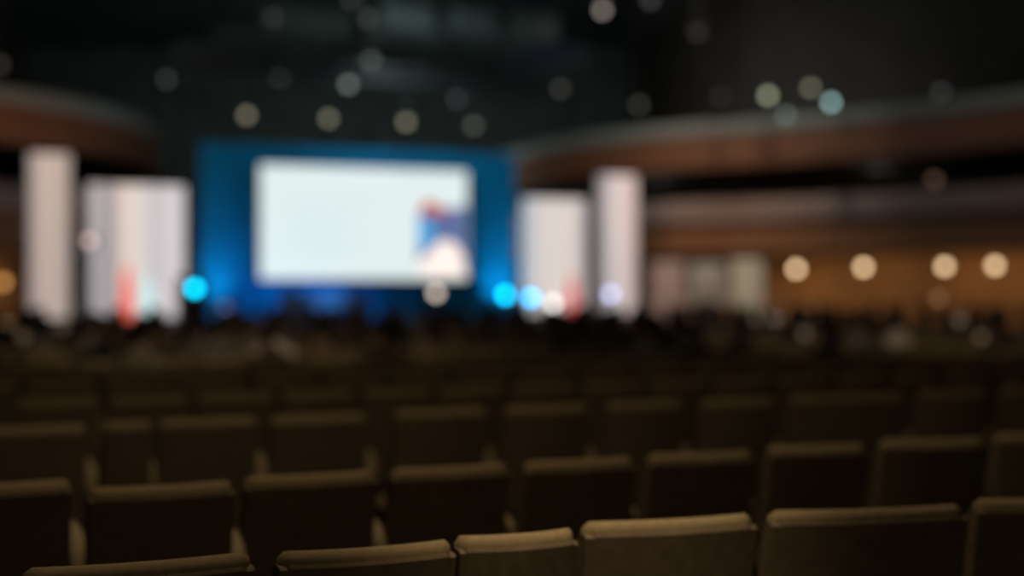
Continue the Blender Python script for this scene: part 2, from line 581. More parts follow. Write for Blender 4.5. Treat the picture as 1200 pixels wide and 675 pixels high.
# people in pale clothes the photo shows, by row and pixel column
PALE = {(2, 185): ('shirtbeige', 'person in a sand coloured top seated below the left white panel'),
        (3, 328): ('shirtpale', 'person in a pale pinkish top seated below the left end of the screen'),
        (3, 238): ('shirtgrey', 'person in a grey top seated below the left cyan stage light'),
        (3, 1022): ('shirtgrey', 'person in a grey top seated below the second round wall lamp'),
        (3, 1076): ('shirtpale', 'person in a pale top seated below the third round wall lamp'),
        (4, 105): ('shirtgrey', 'person in a grey top seated below the left edge of the wide white panel'),
        (5, 855): ('shirtgrey', 'person in a grey top seated below the cream display board'),
        (2, 775): ('shirtgrey', 'person in a grey top seated alone below the pink display board')}
pale_at = {}
for (k, px), v in PALE.items():
    best = min((t for t in SEAT_XY if t[0] == k), key=lambda t: abs(CX + t[2].x / t[2].y * F - px))
    pale_at[(k, best[1])] = v
POLES = ((27, 395, 3, (54, 42, 30), 'small warm pole lamp among the audience at the left edge'),
         (73, 384, 4, (48, 38, 28), 'faint brown pole lamp below the left tall column'),
         (908, 373, 4, (54, 52, 49), 'faint grey pole lamp right of the cream display board'),
         (943, 391, 3, (54, 43, 34), 'lower faint brown pole lamp under the leftmost wall lamp'),
         (945, 361, 6, (80, 60, 40), 'upper brown pole lamp under the leftmost wall lamp'),
         (1125, 375, 4, (50, 47, 40), 'grey pole lamp below the third wall lamp'),
         (1150, 395, 3, (54, 43, 33), 'brown pole lamp in the audience near the right edge'),
         (1100, 350, 6, (80, 58, 38), 'brown pole lamp just below the third wall lamp'))
OCC = {2: .32, 3: .62, 4: .8, 5: .85, 6: .88, 7: .88, 8: .9}
for k, i, p, o in SEAT_XY:
    if k < 2: continue
    px = CX + p.x / p.y * F
    special = pale_at.get((k, i))
    occ = OCC[k] * (.75 if px < 330 and k < 4 else 1)
    if any(abs(px - q[0]) < 22 and k <= q[2] and q[1] > 365 for q in POLES): occ = 0
    if special or random.random() < occ:
        tag(o, 'seat in the far rows with an audience member sitting in it', 'seat', 'occupied seats in the far rows')
        kind = random.randrange(4)
        hair = random.choice(['hair', 'hair', 'hair', 'hairbrown'])
        off = Matrix.Rotation(A, 3, 'Z') @ Vector((random.uniform(-.018, .018), .02, 0))
        if special:
            person(kind, hair, special[0], p + off, A + random.uniform(-.05, .05), special[1])
        else:
            top = random.choice(['jacketblack', 'jacketblack', 'jacketnavy', 'jacketbrown', 'jackettan', 'shirtgrey'])
            cname = {'jacketblack': 'black', 'jacketnavy': 'dark navy', 'jacketbrown': 'dark brown', 'jackettan': 'tan', 'shirtgrey': 'grey'}[top]
            hname = {'hair': 'black hair', 'hairbrown': 'brown hair'}[hair]
            person(kind, hair, top, p + off, A + random.uniform(-.04, .04),
                   f'person with {hname} in a {cname} jacket seated facing the stage, seen from behind',
                   f'audience with {hname} in {cname} jackets', random.uniform(.96, 1.01))
    else:
        tag(o, 'empty dark seat among the seated audience in the far rows', 'seat', 'empty seats in the far rows')

# ------------------------------------------------------------------ room shell
Z_CEIL = 10.0
struct(obj('floor', box(-17, 17, -5, 50, -.2, 0), M['carpet']))
struct(obj('ceiling', box(-17, 17, -5, 50, Z_CEIL, Z_CEIL + .2), M['ceil']))
bm = bmesh.new()                                               # pleated black drape over the back wall
pts = [(x * .25 - 16.9, 49.3 + .08 * math.sin(x * 1.9)) for x in range(136)]
loft(bm, [[Vector((x, y, 0)), Vector((x, y + .3, 0)), Vector((x, y + .3, Z_CEIL)), Vector((x, y, Z_CEIL))] for x, y in pts])
struct(obj('wall_back', bm, M['drape']))
struct(obj('wall_left', box(-17.2, -17, -5, 50, 0, Z_CEIL), M['wallpaint']))
struct(obj('wall_right', box(17, 17.2, -5, 50, 0, Z_CEIL), M['wallpaint']))
struct(obj('wall_rear', box(-17, 17, -5.2, -5, 0, Z_CEIL), M['wallpaint']))


# ------------------------------------------------------------------ balconies
def spline(pts, n=10):
    P = [Vector((*p, 0)) for p in pts]; out = []
    for i in range(len(P) - 1):
        p0 = P[max(i - 1, 0)]; p1 = P[i]; p2 = P[i + 1]; p3 = P[min(i + 2, len(P) - 1)]
        for k in range(n):
            t = k / n
            out.append(.5 * ((2 * p1) + (p2 - p0) * t + (2 * p0 - 5 * p1 + 4 * p2 - p3) * t * t + (3 * p1 - p0 - 3 * p2 + p3) * t ** 3))
    out.append(P[-1]); return out


def sweep(path, prof, side):
    """prof: (outward offset, z); side=+1 when outward lies to the right of the travel direction"""
    bm = bmesh.new(); rings = []
    for i, p in enumerate(path):
        t = (path[min(i + 1, len(path) - 1)] - path[max(i - 1, 0)]).normalized()
        o = Vector((t.y, -t.x, 0)) * side
        rings.append([p + o * a + Vector((0, 0, z)) for a, z in prof])
    loft(bm, rings); return bm


def rect(a0, a1, z0, z1): return [(a0, z0), (a1, z0), (a1, z1), (a0, z1)]


RIGHT = spline([(-.4, 41), (.9, 37.6), (3.3, 34.3), (5.87, 32.6), (8.2, 30.3), (10.0, 27.9), (11.4, 24.5), (12.2, 20)])
LEFT = spline([(-12.4, 19), (-11.4, 24), (-9.87, 27.2), (-8.75, 29.6), (-8.45, 32.6), (-9.0, 36.5), (-10.2, 41)])


def balcony(path, side, label):
    r = thing('balcony', label, 'balcony')
    cap = [(-.06, 5.22), (.36, 5.22), (.42, 5.40), (.36, 5.54), (0, 5.56), (-.08, 5.50), (-.10, 5.36)]
    obj('parapet_cap', sweep(path, cap, side), M['plaster'], r, True)['label'] = 'pale rounded parapet cap'
    obj('upper_fascia', sweep(path, [(0, 4.46), (.30, 4.46), (.30, 5.22), (-.02, 5.22), (-.04, 4.9), (-.03, 4.6)], side), M['walnut'], r)['label'] = 'walnut panelled upper front'
    obj('balcony_floor', sweep(path, rect(.30, 4.15, 4.45, 4.60), side), M['wallpaint'], r)
    obj('lower_fascia', sweep(path, [(.10, 3.20), (.42, 3.20), (.42, 3.72), (.14, 3.72), (.08, 3.62), (.06, 3.45)], side), M['mauve'], r)['label'] = 'mauve grey lower front'
    obj('lower_floor', sweep(path, rect(.42, 4.15, 3.20, 3.36), side), M['wallpaint'], r)
    obj('wood_band', sweep(path, rect(.35, .60, 2.46, 3.20), side), M['oakband'], r)['label'] = 'warm oak band under the lower front'
    obj('soffit', sweep(path, rect(.60, 2.2, 2.46, 2.56), side), M['wallpaint'], r)
    return r


balcony(RIGHT, -1, 'two tiered curved wooden balcony sweeping along the right side of the hall')
balcony(LEFT, -1, 'two tiered curved wooden balcony behind the left white panels')
struct(obj('wall_right_under_balcony', sweep(RIGHT, rect(1.9, 2.1, 0, 2.43), -1), M['amber']))
struct(obj('wall_left_under_balcony', sweep(LEFT, rect(1.9, 2.1, 0, 2.43), -1), M['amber']))
struct(obj('wall_right_behind_balcony', sweep(RIGHT, rect(4.2, 4.4, 0, Z_CEIL), -1), M['wallpaint']))
struct(obj('wall_left_behind_balcony', sweep(LEFT, rect(4.2, 4.4, 0, Z_CEIL), -1), M['wallpaint']))


# ------------------------------------------------------------------ stage
def hall(s, n, z=0): return U * s + N * n + Vector((0, 0, z))
def s_of(px, d0):
    p = on_plane(px, CY, d0); return p.dot(U)


def nn(d0): return d0 * math.cos(A)


STAGE_Z = 1.0
s0, s1 = s_of(0, 29) - .3, s_of(775, 29)
org = hall(0, 0)
t = thing('stage_platform', 'low dark stage platform under the blue backdrop and white panels', 'stage', (0, 0, 0), A)
obj('deck', box(s0, s1, nn(27.6), nn(32.2), .94, STAGE_Z, .01), M['stagewood'], t)
obj('front_skirt', box(s0 + .03, s1 - .03, nn(27.6) + .04, nn(27.6) + .09, 0, .94), M['black'], t)
for q in range(8):
    sx = s0 + .3 + q * (s1 - s0 - .6) / 7
    for nb in (nn(27.6) + .4, nn(32.2) - .3):
        obj('leg', box(sx - .05, sx + .05, nb - .05, nb + .05, 0, .94), M['steel'], t)


def quad_on(d0, x0, x1, yl_top, yr_top):
    """width and top height of an upright panel standing on the stage plane d0"""
    a, b = on_plane(x0, yl_top, d0), on_plane(x1, yr_top, d0)
    return a.dot(U), b.dot(U), (a.z + b.z) / 2


# blue backdrop
D_BACK = 30.7
a0, a1, ztop = quad_on(D_BACK, 235, 603, 166, 183)
t = thing('stage_backdrop', 'large blue cloth backdrop standing behind the projection screen', 'backdrop', hall((a0 + a1) / 2, nn(D_BACK), STAGE_Z), A)
w = (a1 - a0) / 2; h = ztop - STAGE_Z
bm = bmesh.new()
rings = [[Vector((-w + 2 * w * i / 60, .02 * math.sin(i * .9), .0)), Vector((-w + 2 * w * i / 60, .06 + .02 * math.sin(i * .9), 0)),
          Vector((-w + 2 * w * i / 60, .06 + .02 * math.sin(i * .9), h)), Vector((-w + 2 * w * i / 60, .02 * math.sin(i * .9), h))] for i in range(61)]
loft(bm, rings); obj('cloth', bm, M['blue'], t, False)
bm = bmesh.new()
for i in range(5):
    add_box(bm, -w + .05 + i * (2 * w - .1) / 4 - .03, -w + .05 + i * (2 * w - .1) / 4 + .03, .10, .16, 0, h)
for zz in (.4, h / 2, h - .06): add_box(bm, -w, w, .10, .16, zz - .03, zz + .03)
obj('frame', bm, M['steel'], t)
for i in (-1, 0, 1): obj('brace', tube((i * w * .8, .14, h * .6), (i * w * .8, .95, .02), .025), M['steel'], t)

# screen
D_SCR = 30.35
a0, a1, zt = quad_on(D_SCR, 305, 547, 193, 201)
b0, b1, zb = quad_on(D_SCR, 305, 547, 327, 327)
t = thing('projection_screen', 'bright white projection screen showing a slide, on the blue backdrop', 'screen', hall((a0 + a1) / 2, nn(D_SCR), STAGE_Z), A)
w = (a1 - a0) / 2; zt -= STAGE_Z; zb -= STAGE_Z; hh = zt - zb


def slide_mat():
    m, nt, b = base_mat('slide')
    b.inputs['Base Color'].default_value = (.06, .06, .06, 1)
    b.inputs['Emission Color'].default_value = (.755, .865, .862, 1); b.inputs['Emission Strength'].default_value = 1.0
    return m


bm = bmesh.new(); add_box(bm, -w - .03, w + .03, .0, .05, zb - .03, zt + .03)
obj('screen_frame', bm, M['black'], t)
sl = obj('slide', box(-w, w, -.012, -.002, zb, zt), slide_mat(), t)
tm = glow('slide_text_grey', (.62, .74, .73), .84)
for r_ in range(7):                                             # rows of pale grey text, too small to read
    z = zb + hh * (.74 - r_ * .085)
    bm = bmesh.new(); x = -w + 2 * w * .12; L = 2 * w * random.uniform(.30, .46)
    add_box(bm, x, x + L, -.018, -.0125, z, z + .03)
    obj('text_line', bm, tm, t)['label'] = 'pale grey line of slide text'


def sp(px, py): return (-w + 2 * w * (px - 305) / 242, zb + hh * (327 - py) / 130)


def flat_poly(pts, y=-.022, th=.008):
    bm = bmesh.new()
    f = [bm.verts.new((x, y, z)) for x, z in pts]; b = [bm.verts.new((x, y + th, z)) for x, z in pts]
    n = len(f)
    bm.faces.new(f); bm.faces.new(b[::-1])
    for i in range(n): bm.faces.new((f[i], f[(i + 1) % n], b[(i + 1) % n], b[i]))
    return bm


pic = obj('slide_picture', flat_poly([sp(487, 250), sp(500, 236), sp(520, 242), sp(546, 240), sp(546, 318), sp(487, 318)]), glow('picture_violet', lin((88, 106, 152)), 1.0), t)
pic['label'] = 'colourful picture at the right of the slide'
obj('picture_patch', flat_poly([sp(488, 250), sp(492, 237), sp(500, 233), sp(514, 240), sp(526, 246), sp(522, 251), sp(506, 247), sp(498, 252)], -.030), glow('picture_red', lin((200, 78, 35)), .85), pic)
obj('picture_patch', flat_poly([sp(486, 250), sp(503, 254), sp(506, 286), sp(488, 292)], -.030), glow('picture_blue', lin((80, 160, 215)), 1.0), pic)
obj('picture_patch', flat_poly([sp(488 + 0, 322), sp(488, 306), sp(500, 296), sp(510, 283), sp(524, 280), sp(536, 288), sp(543, 304), sp(544, 322)], -.031), glow('picture_cream', lin((255, 236, 226)), 1.05), pic)
bm = bmesh.new()
bm.free()
for sx in (-w * .7, w * .7):
    bm = bmesh.new()
    add_box(bm, sx - .04, sx + .04, .05, .12, .02, zt)
    add_box(bm, sx - .06, sx + .06, -.25, .22, 0, .04)
    obj('support_leg', bm, M['steel'], t)


def light_panel(x0, x1, yt0, yt1, d0, depth, m, label, name='light_tower'):
    a0, a1, zt = quad_on(d0, x0, x1, yt0, yt1)
    r = thing(name, label, 'light panel', hall((a0 + a1) / 2, nn(d0), STAGE_Z + .002), A)
    w = (a1 - a0) / 2; h = zt - STAGE_Z
    obj('base', box(-w - .04, w + .04, -.05, depth + .05, 0, .08, .01), M['steel'], r)
    obj('fabric_print', box(-w, w, 0, depth, .08, h - .03, .015), m, r)
    bm = bmesh.new()
    add_box(bm, -w - .008, w + .008, -.01, depth + .01, h - .03, h)
    for sx in (-w, w):
        for sy in (0, depth): add_box(bm, sx - .01, sx + .01, sy - .01, sy + .01, .08, h)
    obj('frame', bm, M['steel'], r)
    return r


PK = (205, 190, 187)
light_panel(33, 83, 177, 179, 30.1, .22,
            printed_panel('print_left_column', [(0, (140, 130, 132)), (.25, (188, 170, 162)), (.6, (196, 178, 168)), (1, (150, 140, 138))], .87),
            'tall narrow glowing white column at the far left of the stage')
light_panel(103, 217, 213, 217, 30.0, .3,
            printed_panel('print_left_panel', [(0, (170, 165, 170)), (.10, (178, 174, 180)), (.19, (138, 138, 146)), (.27, (172, 164, 166)), (.34, (228, 208, 196)), (.46, (226, 214, 208)), (.6, (222, 214, 214)), (.68, (190, 186, 194)), (.8, (222, 214, 216)), (1, (206, 202, 208))], .90),
            'wide glowing white panel left of the blue backdrop', 'backlit_display')
light_panel(618, 687, 230, 233, 30.2, .3,
            printed_panel('print_right_panel', [(0, (190, 198, 212)), (.2, (222, 212, 206)), (.55, (226, 216, 207)), (.8, (222, 208, 200)), (1, (170, 168, 174))], .92),
            'wide glowing white panel right of the blue backdrop', 'backlit_display')
light_panel(705, 747, 203, 205, 30.2, .22,
            printed_panel('print_right_column', [(0, (150, 145, 152)), (.3, (210, 200, 200)), (.6, (218, 200, 196)), (.85, (206, 182, 177)), (1, (150, 132, 132))], .87),
            'tall narrow glowing white column right of the blue backdrop')


# coloured swooshes printed on the two wide panels stand proud as thin appliqués of the panel
def banner(px0, px1, py0, py1, d0, col, label):
    a = on_plane(px0, py1, d0); b = on_plane(px1, py0, d0)
    r = thing('roll_up_banner', label, 'banner', hall((a.dot(U) + b.dot(U)) / 2, nn(d0), STAGE_Z), A)
    w = abs(b.dot(U) - a.dot(U)) / 2; h = b.z - STAGE_Z
    bm = bmesh.new()
    pts = [(-w, .06), (w, .06), (w * .8, h * .5), (w * .1, h), (-w * .7, h * .7)]
    f = [bm.verts.new((x, 0, z)) for x, z in pts]; k = [bm.verts.new((x, .012, z)) for x, z in pts]
    bm.faces.new(f); bm.faces.new(k[::-1])
    for i in range(len(f)): bm.faces.new((f[i], f[(i + 1) % 5], k[(i + 1) % 5], k[i]))
    obj('banner_sail', bm, glow(label[:14] + ' cloth', lin(col), .9), r)
    obj('base', box(-w - .05, w + .05, -.10, .12, 0, .06, .01), M['steel'], r)
    obj('pole', tube((0, .03, .03), (0, .03, h * .95), .012), M['steel'], r)
    return r


banner(141, 158, 306, 375, 29.6, (236, 92, 76), 'red glowing sail banner before the left wide panel')
banner(158, 186, 318, 375, 29.15, (205, 236, 238), 'pale aqua glowing sail banner right of the red one')
banner(664, 678, 318, 375, 29.7, (232, 96, 96), 'red glowing sail banner before the right wide panel')

# table on stage with blue cloth
a0, a1, zt = quad_on(28.9, 336, 432, 343, 343)
t = thing('draped_table', 'low table under a blue cloth on stage below the screen', 'table', hall((a0 + a1) / 2, nn(28.9), STAGE_Z), A)
w = (a1 - a0) / 2; h = zt - STAGE_Z
bm = bmesh.new()
rings = []
for z, k in ((.02, 1.03), (h * .6, 1.01), (h - .02, 1.0), (h, .985)):
    ring = []
    for i in range(80):
        q = i / 80 * 2 * PI
        x = max(-1, min(1, 1.3 * math.cos(q))) * w * k; y = max(-1, min(1, 1.3 * math.sin(q))) * .30 * k
        f = 1 + .02 * math.sin(i * 2.2) * (1 - z / h)
        ring.append(Vector((x * f, y * f + .3, z)))
    rings.append(ring)
loft(bm, rings); obj('tablecloth', bm, M['bluecloth'], t, True)
obj('tabletop', box(-w * .95, w * .95, .05, .55, h - .05, h - .015), M['stagewood'], t)
for sx in (-1, 1):
    for y in (.1, .5): obj('leg', tube((sx * w * .85, y, 0), (sx * w * .85, y, h - .05), .02), M['steel'], t)


# ------------------------------------------------------------------ lamps
DISC = 29.0          # diameter in px of a far point light's blur disc


def lens_mat(nm, rgb, dia, d, gain=1.0):
    ratio = min(1, (dia / d * F / 27.5) ** 2)
    c = lin(rgb); mx = max(c)
    m = glow(nm, tuple(v / mx for v in c), mx / ratio * gain)
    m.node_tree.nodes['Principled BSDF'].inputs['Base Color'].default_value = (.02, .02, .02, 1)
    return m


def lens_disc(bm, c, axis, r, th=.01):
    add_tube(bm, Vector(c), Vector(c) + Vector(axis).normalized() * th, r, 20)


def spot_can(px, py, d, rgb, label, hang=None, dia=.14, group=None, gain=1.0):
    """theatre can on a yoke hanging from a drop rod; lens faces the hall"""
    p = ray(px, py, d)
    ax = (Vector((0, 0, 1.4)) - p).normalized()
    zt = Z_CEIL if hang is None else hang
    r = thing('ceiling_spotlight', label, 'spotlight', (p.x, p.y, p.z), 0, group)
    bk = -ax
    bm = bmesh.new(); add_tube(bm, bk * .02, bk * .34, dia * .62, 18, dia * .5); add_tube(bm, bk * .34, bk * .42, dia * .5, 18, dia * .2)
    obj('housing', bm, M['black'], r, False)
    bm = bmesh.new(); lens_disc(bm, bk * .018, ax, dia / 2, .012)
    obj('lens', bm, lens_mat('lens_' + label[:20], rgb, dia, d, gain), r)
    side = ax.cross(Vector((0, 0, 1))).normalized()
    c = bk * .18; up = Vector((0, 0, .24))
    bm = bmesh.new()
    for s in (-1, 1): add_tube(bm, c + side * s * dia * .72, c + side * s * dia * .72 + up, .012, 8)
    add_tube(bm, c + side * dia * .75 + up, c - side * dia * .75 + up, .014, 8)
    obj('yoke', bm, M['steel'], r)
    obj('drop_rod', tube(c + up, Vector((c.x, c.y, zt - p.z)), .016, 8), M['steel'], r)
    return r


# front truss with four cans in line above the backdrop
D_TR = 28.9
TZ = 5.75
FOUR = [(289, 135, (74, 71, 60), 'leftmost'), (385, 139, (72, 70, 60), 'second from left'), (476, 143, (74, 72, 60), 'third from left'), (555, 147, (45, 45, 40), 'dimmest, rightmost')]
for px, py, c, w_ in FOUR:
    spot_can(px, py, plane_depth(px, D_TR), c, f'round spotlight above the blue backdrop, {w_} of the four in line', hang=TZ)


def truss(sa, sb, n, z, label, wd=.3):
    r = thing('lighting_truss', label, 'truss', hall((sa + sb) / 2, n, z), A)
    L = (sb - sa) / 2
    for y, zz in ((-wd / 2, 0), (wd / 2, 0), (0, wd * .8)):
        obj('chord', tube((-L, y, zz), (L, y, zz), .025), M['steel'], r)
    bm = bmesh.new(); k = int(2 * L / .4)
    for i in range(k):
        xa = -L + i * 2 * L / k; xb = xa + 2 * L / k
        add_tube(bm, (xa, -wd / 2, 0), ((xa + xb) / 2, 0, wd * .8), .010, 6); add_tube(bm, ((xa + xb) / 2, 0, wd * .8), (xb, wd / 2, 0), .010, 6)
        add_tube(bm, (xa, -wd / 2, 0), (xb, wd / 2, 0), .010, 6)
    obj('lattice', bm, M['steel'], r)
    for s in (-.8, 0, .8): obj('hanger', tube((s * L, 0, wd * .8), (s * L, 0, Z_CEIL - z), .012, 6), M['steel'], r)
    return r


sA, sB = s_of(215, D_TR), s_of(640, D_TR)
truss(sA, sB, nn(D_TR) + .18, TZ, 'black lighting truss carrying four lamps above the blue backdrop')

CANS = [(706, 12, 27.5, (98, 91, 86), 'brightest round lamp at the top edge of the photo'),
        (817, 38, 29, (26, 24, 22), 'dim round lamp right of the brightest top edge lamp'),
        (657, 104, 32, (36, 36, 33), 'faint round lamp above the right end of the backdrop'),
        (749, 123, 34, (36, 36, 31), 'faint round lamp just above the right balcony left end'),
        (435, 71, 31, (52, 57, 50), 'dim greenish lamp above the white screen, upper of a close pair'),
        (408, 99, 30, (72, 78, 73), 'grey round lamp above the white screen, lower of a close pair'),
        (195, 93, 31, (34, 36, 35), 'faint round lamp above the left balcony end'),
        (328, 90, 33, (30, 31, 31), 'faint round lamp above the left end of the screen'),
        (900, 112, 29, (108, 112, 92), 'bright yellowish lamp above the right balcony, left of three close lamps'),
        (950, 103, 30, (76, 77, 63), 'brownish lamp above the right balcony, topmost of three close lamps'),
        (974, 120, 29, (106, 133, 131), 'bright pale cyan lamp above the right balcony'),
        (921, 135, 30, (58, 66, 64), 'pale grey lamp before the right parapet cap, below the yellowish lamp'),
        (825, 145, 32, (30, 30, 30), 'faint lamp against the right parapet cap'),
        (1003 + 100, 108, 29, (34, 34, 34), 'very faint lamp against the parapet at the right edge'),
        (320, 20, 28, (24, 26, 24), 'very faint lamp in the upper left of the dark ceiling'),
        (412, 0, 28, (26, 30, 27), 'very faint lamp cut by the top edge above the screen'),
        (432, 22, 29, (30, 34, 32), 'very faint lamp between two dim lamps above the screen'),
        (535, 116, 33, (30, 32, 34), 'very faint lamp above the rightmost of four in line'),
        (844, 114, 33, (20, 20, 20), 'barely visible lamp left of the three close lamps'),
        (0, 76, 28, (34, 32, 26), 'faint lamp cut by the left edge above the left balcony'),
        (762, 0, 28, (34, 34, 36), 'very faint lamp cut by the top edge right of the brightest')]
for px, py, d, c, lab in CANS:
    spot_can(px, py, d, c, lab, gain=.8)


def wall_lamp(px, py, rgb, label, path, side, off, ztop=2.46):
    best = None
    for i in range(1, len(path) - 1):
        t_ = (path[i + 1] - path[i - 1]).normalized(); o_ = Vector((t_.y, -t_.x, 0)) * side
        q = path[i] + o_ * off
        e = abs(CX + q.x / q.y * F - px)
        if best is None or e < best[0]: best = (e, q)
    d = best[1].y
    p = ray(px, py, d)
    r = thing('pendant_lamp', label, 'lamp', p)
    bm = bmesh.new(); ellipsoid(bm, Vector((0, 0, 0)), (.085, .085, .085), None, 16, 12)
    obj('globe', bm, lens_mat('globe_' + label[:16], rgb, .165, d), r, True)
    bm = bmesh.new(); add_tube(bm, (0, 0, .07), (0, 0, .12), .045, 14)
    obj('cap', bm, M['steel'], r)
    obj('cord', tube((0, 0, .12), (0, 0, ztop - p.z), .008, 6), M['steel'], r)
    return p


def point(name, loc, col, power, size=.15):
    l = bpy.data.lights.new(name, 'POINT'); l.color = col; l.energy = power; l.shadow_soft_size = size
    o = bpy.data.objects.new(name, l); C.objects.link(o); o.location = loc; return o


def spot(name, loc, target, col, power, angle=60, blend=.6, size=.2):
    l = bpy.data.lights.new(name, 'SPOT'); l.color = col; l.energy = power; l.spot_size = math.radians(angle); l.spot_blend = blend; l.shadow_soft_size = size
    o = bpy.data.objects.new(name, l); C.objects.link(o); o.location = loc
    o.rotation_euler = (Vector(target) - Vector(loc)).to_track_quat('-Z', 'Y').to_euler(); return o


WARM = (1, .62, .30)
for px, py, w_ in ((933, 315, 'leftmost'), (1012, 313, 'second from left'), (1107, 312, 'third from left'), (1166, 311, 'rightmost')):
    p = wall_lamp(px, py, (178, 151, 117), f'bright round warm lamp under the right balcony, {w_} of four', RIGHT, -1, 1.0)
    point('pendant_glow', p + Vector((0, -.02, -.18)), WARM, 8.5)
p = wall_lamp(4, 330, (125, 85, 45), 'orange lamp at the left edge beside the tall white column', LEFT, -1, 1.0)
point('pendant_glow', p + Vector((0, 0, -.2)), WARM, 14)
p = wall_lamp(1095, 211, (44, 32, 24), 'dim brown lamp between the two tiers of the right balcony', RIGHT, -1, .62, 4.40)
point('pendant_glow', p + Vector((0, 0, -.2)), WARM, .8)


spot('table_fill', on_plane(400, 110, 27.4), on_plane(384, 352, 28.9), (.25, .72, 1), 950, 12, .8, .1)  # added fill to brighten the blue table cloth, no fixture hangs there
# moving heads standing on the stage
def moving_head(px, py, d0, rgb, label, dia=.17, gain=1.0):
    d = plane_depth(px, d0); p = ray(px, py, d)
    r = thing('moving_head_light', label, 'stage light', (p.x, p.y, STAGE_Z))
    z = p.z - STAGE_Z
    ax = (Vector((0, 0, 1.5)) - p).normalized(); bk = -ax
    obj('base', box(-.14, .14, -.05, .25, 0, .10, .015), M['black'], r)
    bm = bmesh.new()
    for s in (-1, 1): add_box(bm, s * .135 - .018, s * .135 + .018, .05, .13, .10, z + .04, .006)
    add_box(bm, -.135, .135, .05, .13, .09, .13, .006)
    obj('yoke', bm, M['black'], r)
    c = Vector((0, 0, z))
    bm = bmesh.new(); add_tube(bm, c + bk * .02, c + bk * .22, .105, 18, .10); add_tube(bm, c + bk * .22, c + bk * .30, .10, 18, .06)
    hd = obj('head', bm, M['black'], r)
    bm = bmesh.new(); lens_disc(bm, c + bk * .015, ax, dia / 2, .012)
    obj('lens', bm, lens_mat('lens_' + label[:20], rgb, dia, d, gain), hd)
    return p


HEADS = [(228, 338, 28.6, (0, 205, 248), 'bright cyan stage light at the left end of the backdrop', 1.15),
         (592, 346, 28.8, (10, 190, 245), 'bright cyan stage light at the right end of the backdrop', 1.2),
         (622, 349, 28.6, (20, 180, 245), 'bright cyan stage light before the right wide panel', 1.2),
         (648, 356, 28.3, (226, 222, 216), 'white stage light before the right wide panel', .6),
         (716, 345, 28.6, (150, 155, 190), 'pale lilac stage light before the right tall column', .9),
         (511, 343, 28.4, (142, 130, 121), 'warm white stage light below the right part of the screen', 1.2),
         (264, 361, 28.2, (70, 80, 122), 'dim violet stage light right of the left cyan one', .45)]
for px, py, d0, c, lab, g in HEADS: moving_head(px, py, d0, c, lab, gain=g)


# black cabinet added to block the white panel's glow behind the left cyan light
a0, a1, zt = quad_on(29.35, 211, 244, 324, 324)
t = thing('panel_blocker', 'added black cabinet blocking panel glow behind the left bright cyan stage light', 'blocker', hall((a0 + a1) / 2, nn(29.35), STAGE_Z), A)
w = (a1 - a0) / 2; h = zt - STAGE_Z
obj('cabinet', box(-w, w, 0, .42, .02, h, .015), M['black'], t)
obj('grille', box(-w + .03, w - .03, -.012, .002, .06, h - .04, .004), M['steel'], t)
for sx in (-1, 1):
    for y in (.05, .37): obj('foot', tube((sx * w * .8, y, 0), (sx * w * .8, y, .02), .02), M['black'], t)


# made-up globe lamps on thin floor poles, giving light discs amid the audience
def added_pole_lamp(px, py, d, rgb, label, dia=.11):
    p = ray(px, py, d)
    r = thing('added_pole_lamp', label, 'lamp', (p.x, p.y, 0))
    obj('base', tube((0, 0, 0), (0, 0, .02), .11, 18), M['steel'], r)
    obj('pole', tube((0, 0, .02), (0, 0, p.z - .05), .010, 8), M['steel'], r)
    bm = bmesh.new(); ellipsoid(bm, Vector((0, 0, p.z)), (dia / 2,) * 3, None, 14, 10)
    obj('globe', bm, lens_mat('glow_' + label[:22], rgb, dia, d, .6), r, True)


def aisle_d(px, k, f=.5): return plane_depth(px, ROW_D0[k] + 1.28)


for px, py, k, c, lab in POLES:
    added_pole_lamp(px, py, aisle_d(px, k), c, lab)

# lamp on tripod before the left wide panel
d = plane_depth(105, 27.0); p = ray(105, 282, d)
t = thing('tripod_lamp', 'grey round lamp on a tall tripod before the left wide panel', 'lamp', (p.x, p.y, 0))
obj('pole', tube((0, 0, .35), (0, 0, p.z - .1), .018), M['steel'], t)
for k in range(3):
    q = k * 2 * PI / 3
    obj('leg', tube((0, 0, .75), (.45 * math.cos(q), .45 * math.sin(q), .012), .012), M['steel'], t)
bm = bmesh.new(); add_tube(bm, (0, .02, p.z), (0, .25, p.z), .10, 18, .08)
hd = obj('housing', bm, M['black'], t)
bm = bmesh.new(); lens_disc(bm, (0, .018, p.z), (0, -1, -.03), .075, .012)
obj('lens', bm, lens_mat('tripod_lens', (150, 132, 126), .15, d, .75), hd)

# ------------------------------------------------------------------ folding display boards at the right of the stage
DB = 27.2
boards = [(757, 806, 'pinkboard', 304), (806, 852, 'white', 306), (852, 899, 'creamboard', 302)]
for i, (x0, x1, m, yt) in enumerate(boards):
    d = plane_depth((x0 + x1) / 2, DB)
    a, b = ray(x0, yt, d), ray(x1, yt, d)
    lab = {'pinkboard': 'pinkish upright display board right of the tall white column', 'white': 'grey white upright display board between pink and cream boards',
           'creamboard': 'cream upright display board left of the round wall lamps'}[m]
    r = thing('display_board', lab, 'board', ((a.x + b.x) / 2, d, 0), A * (.6 if i % 2 else 1.0))
    w = (b.x - a.x) / 2 - .02; h = a.z
    obj('panel', box(-w, w, -.02, .02, .12, h - .02), M[m], r)
    bm = bmesh.new()
    for s in (-1, 1): add_box(bm, s * w - .015, s * w + .015, -.025, .025, .03, h)
    add_box(bm, -w, w, -.025, .025, h - .03, h)
    obj('frame', bm, M['steel'], r)
    for s in (-1, 1): obj('foot', box(s * w * .85 - .03, s * w * .85 + .03, -.3, .3, 0, .03, .005), M['steel'], r)
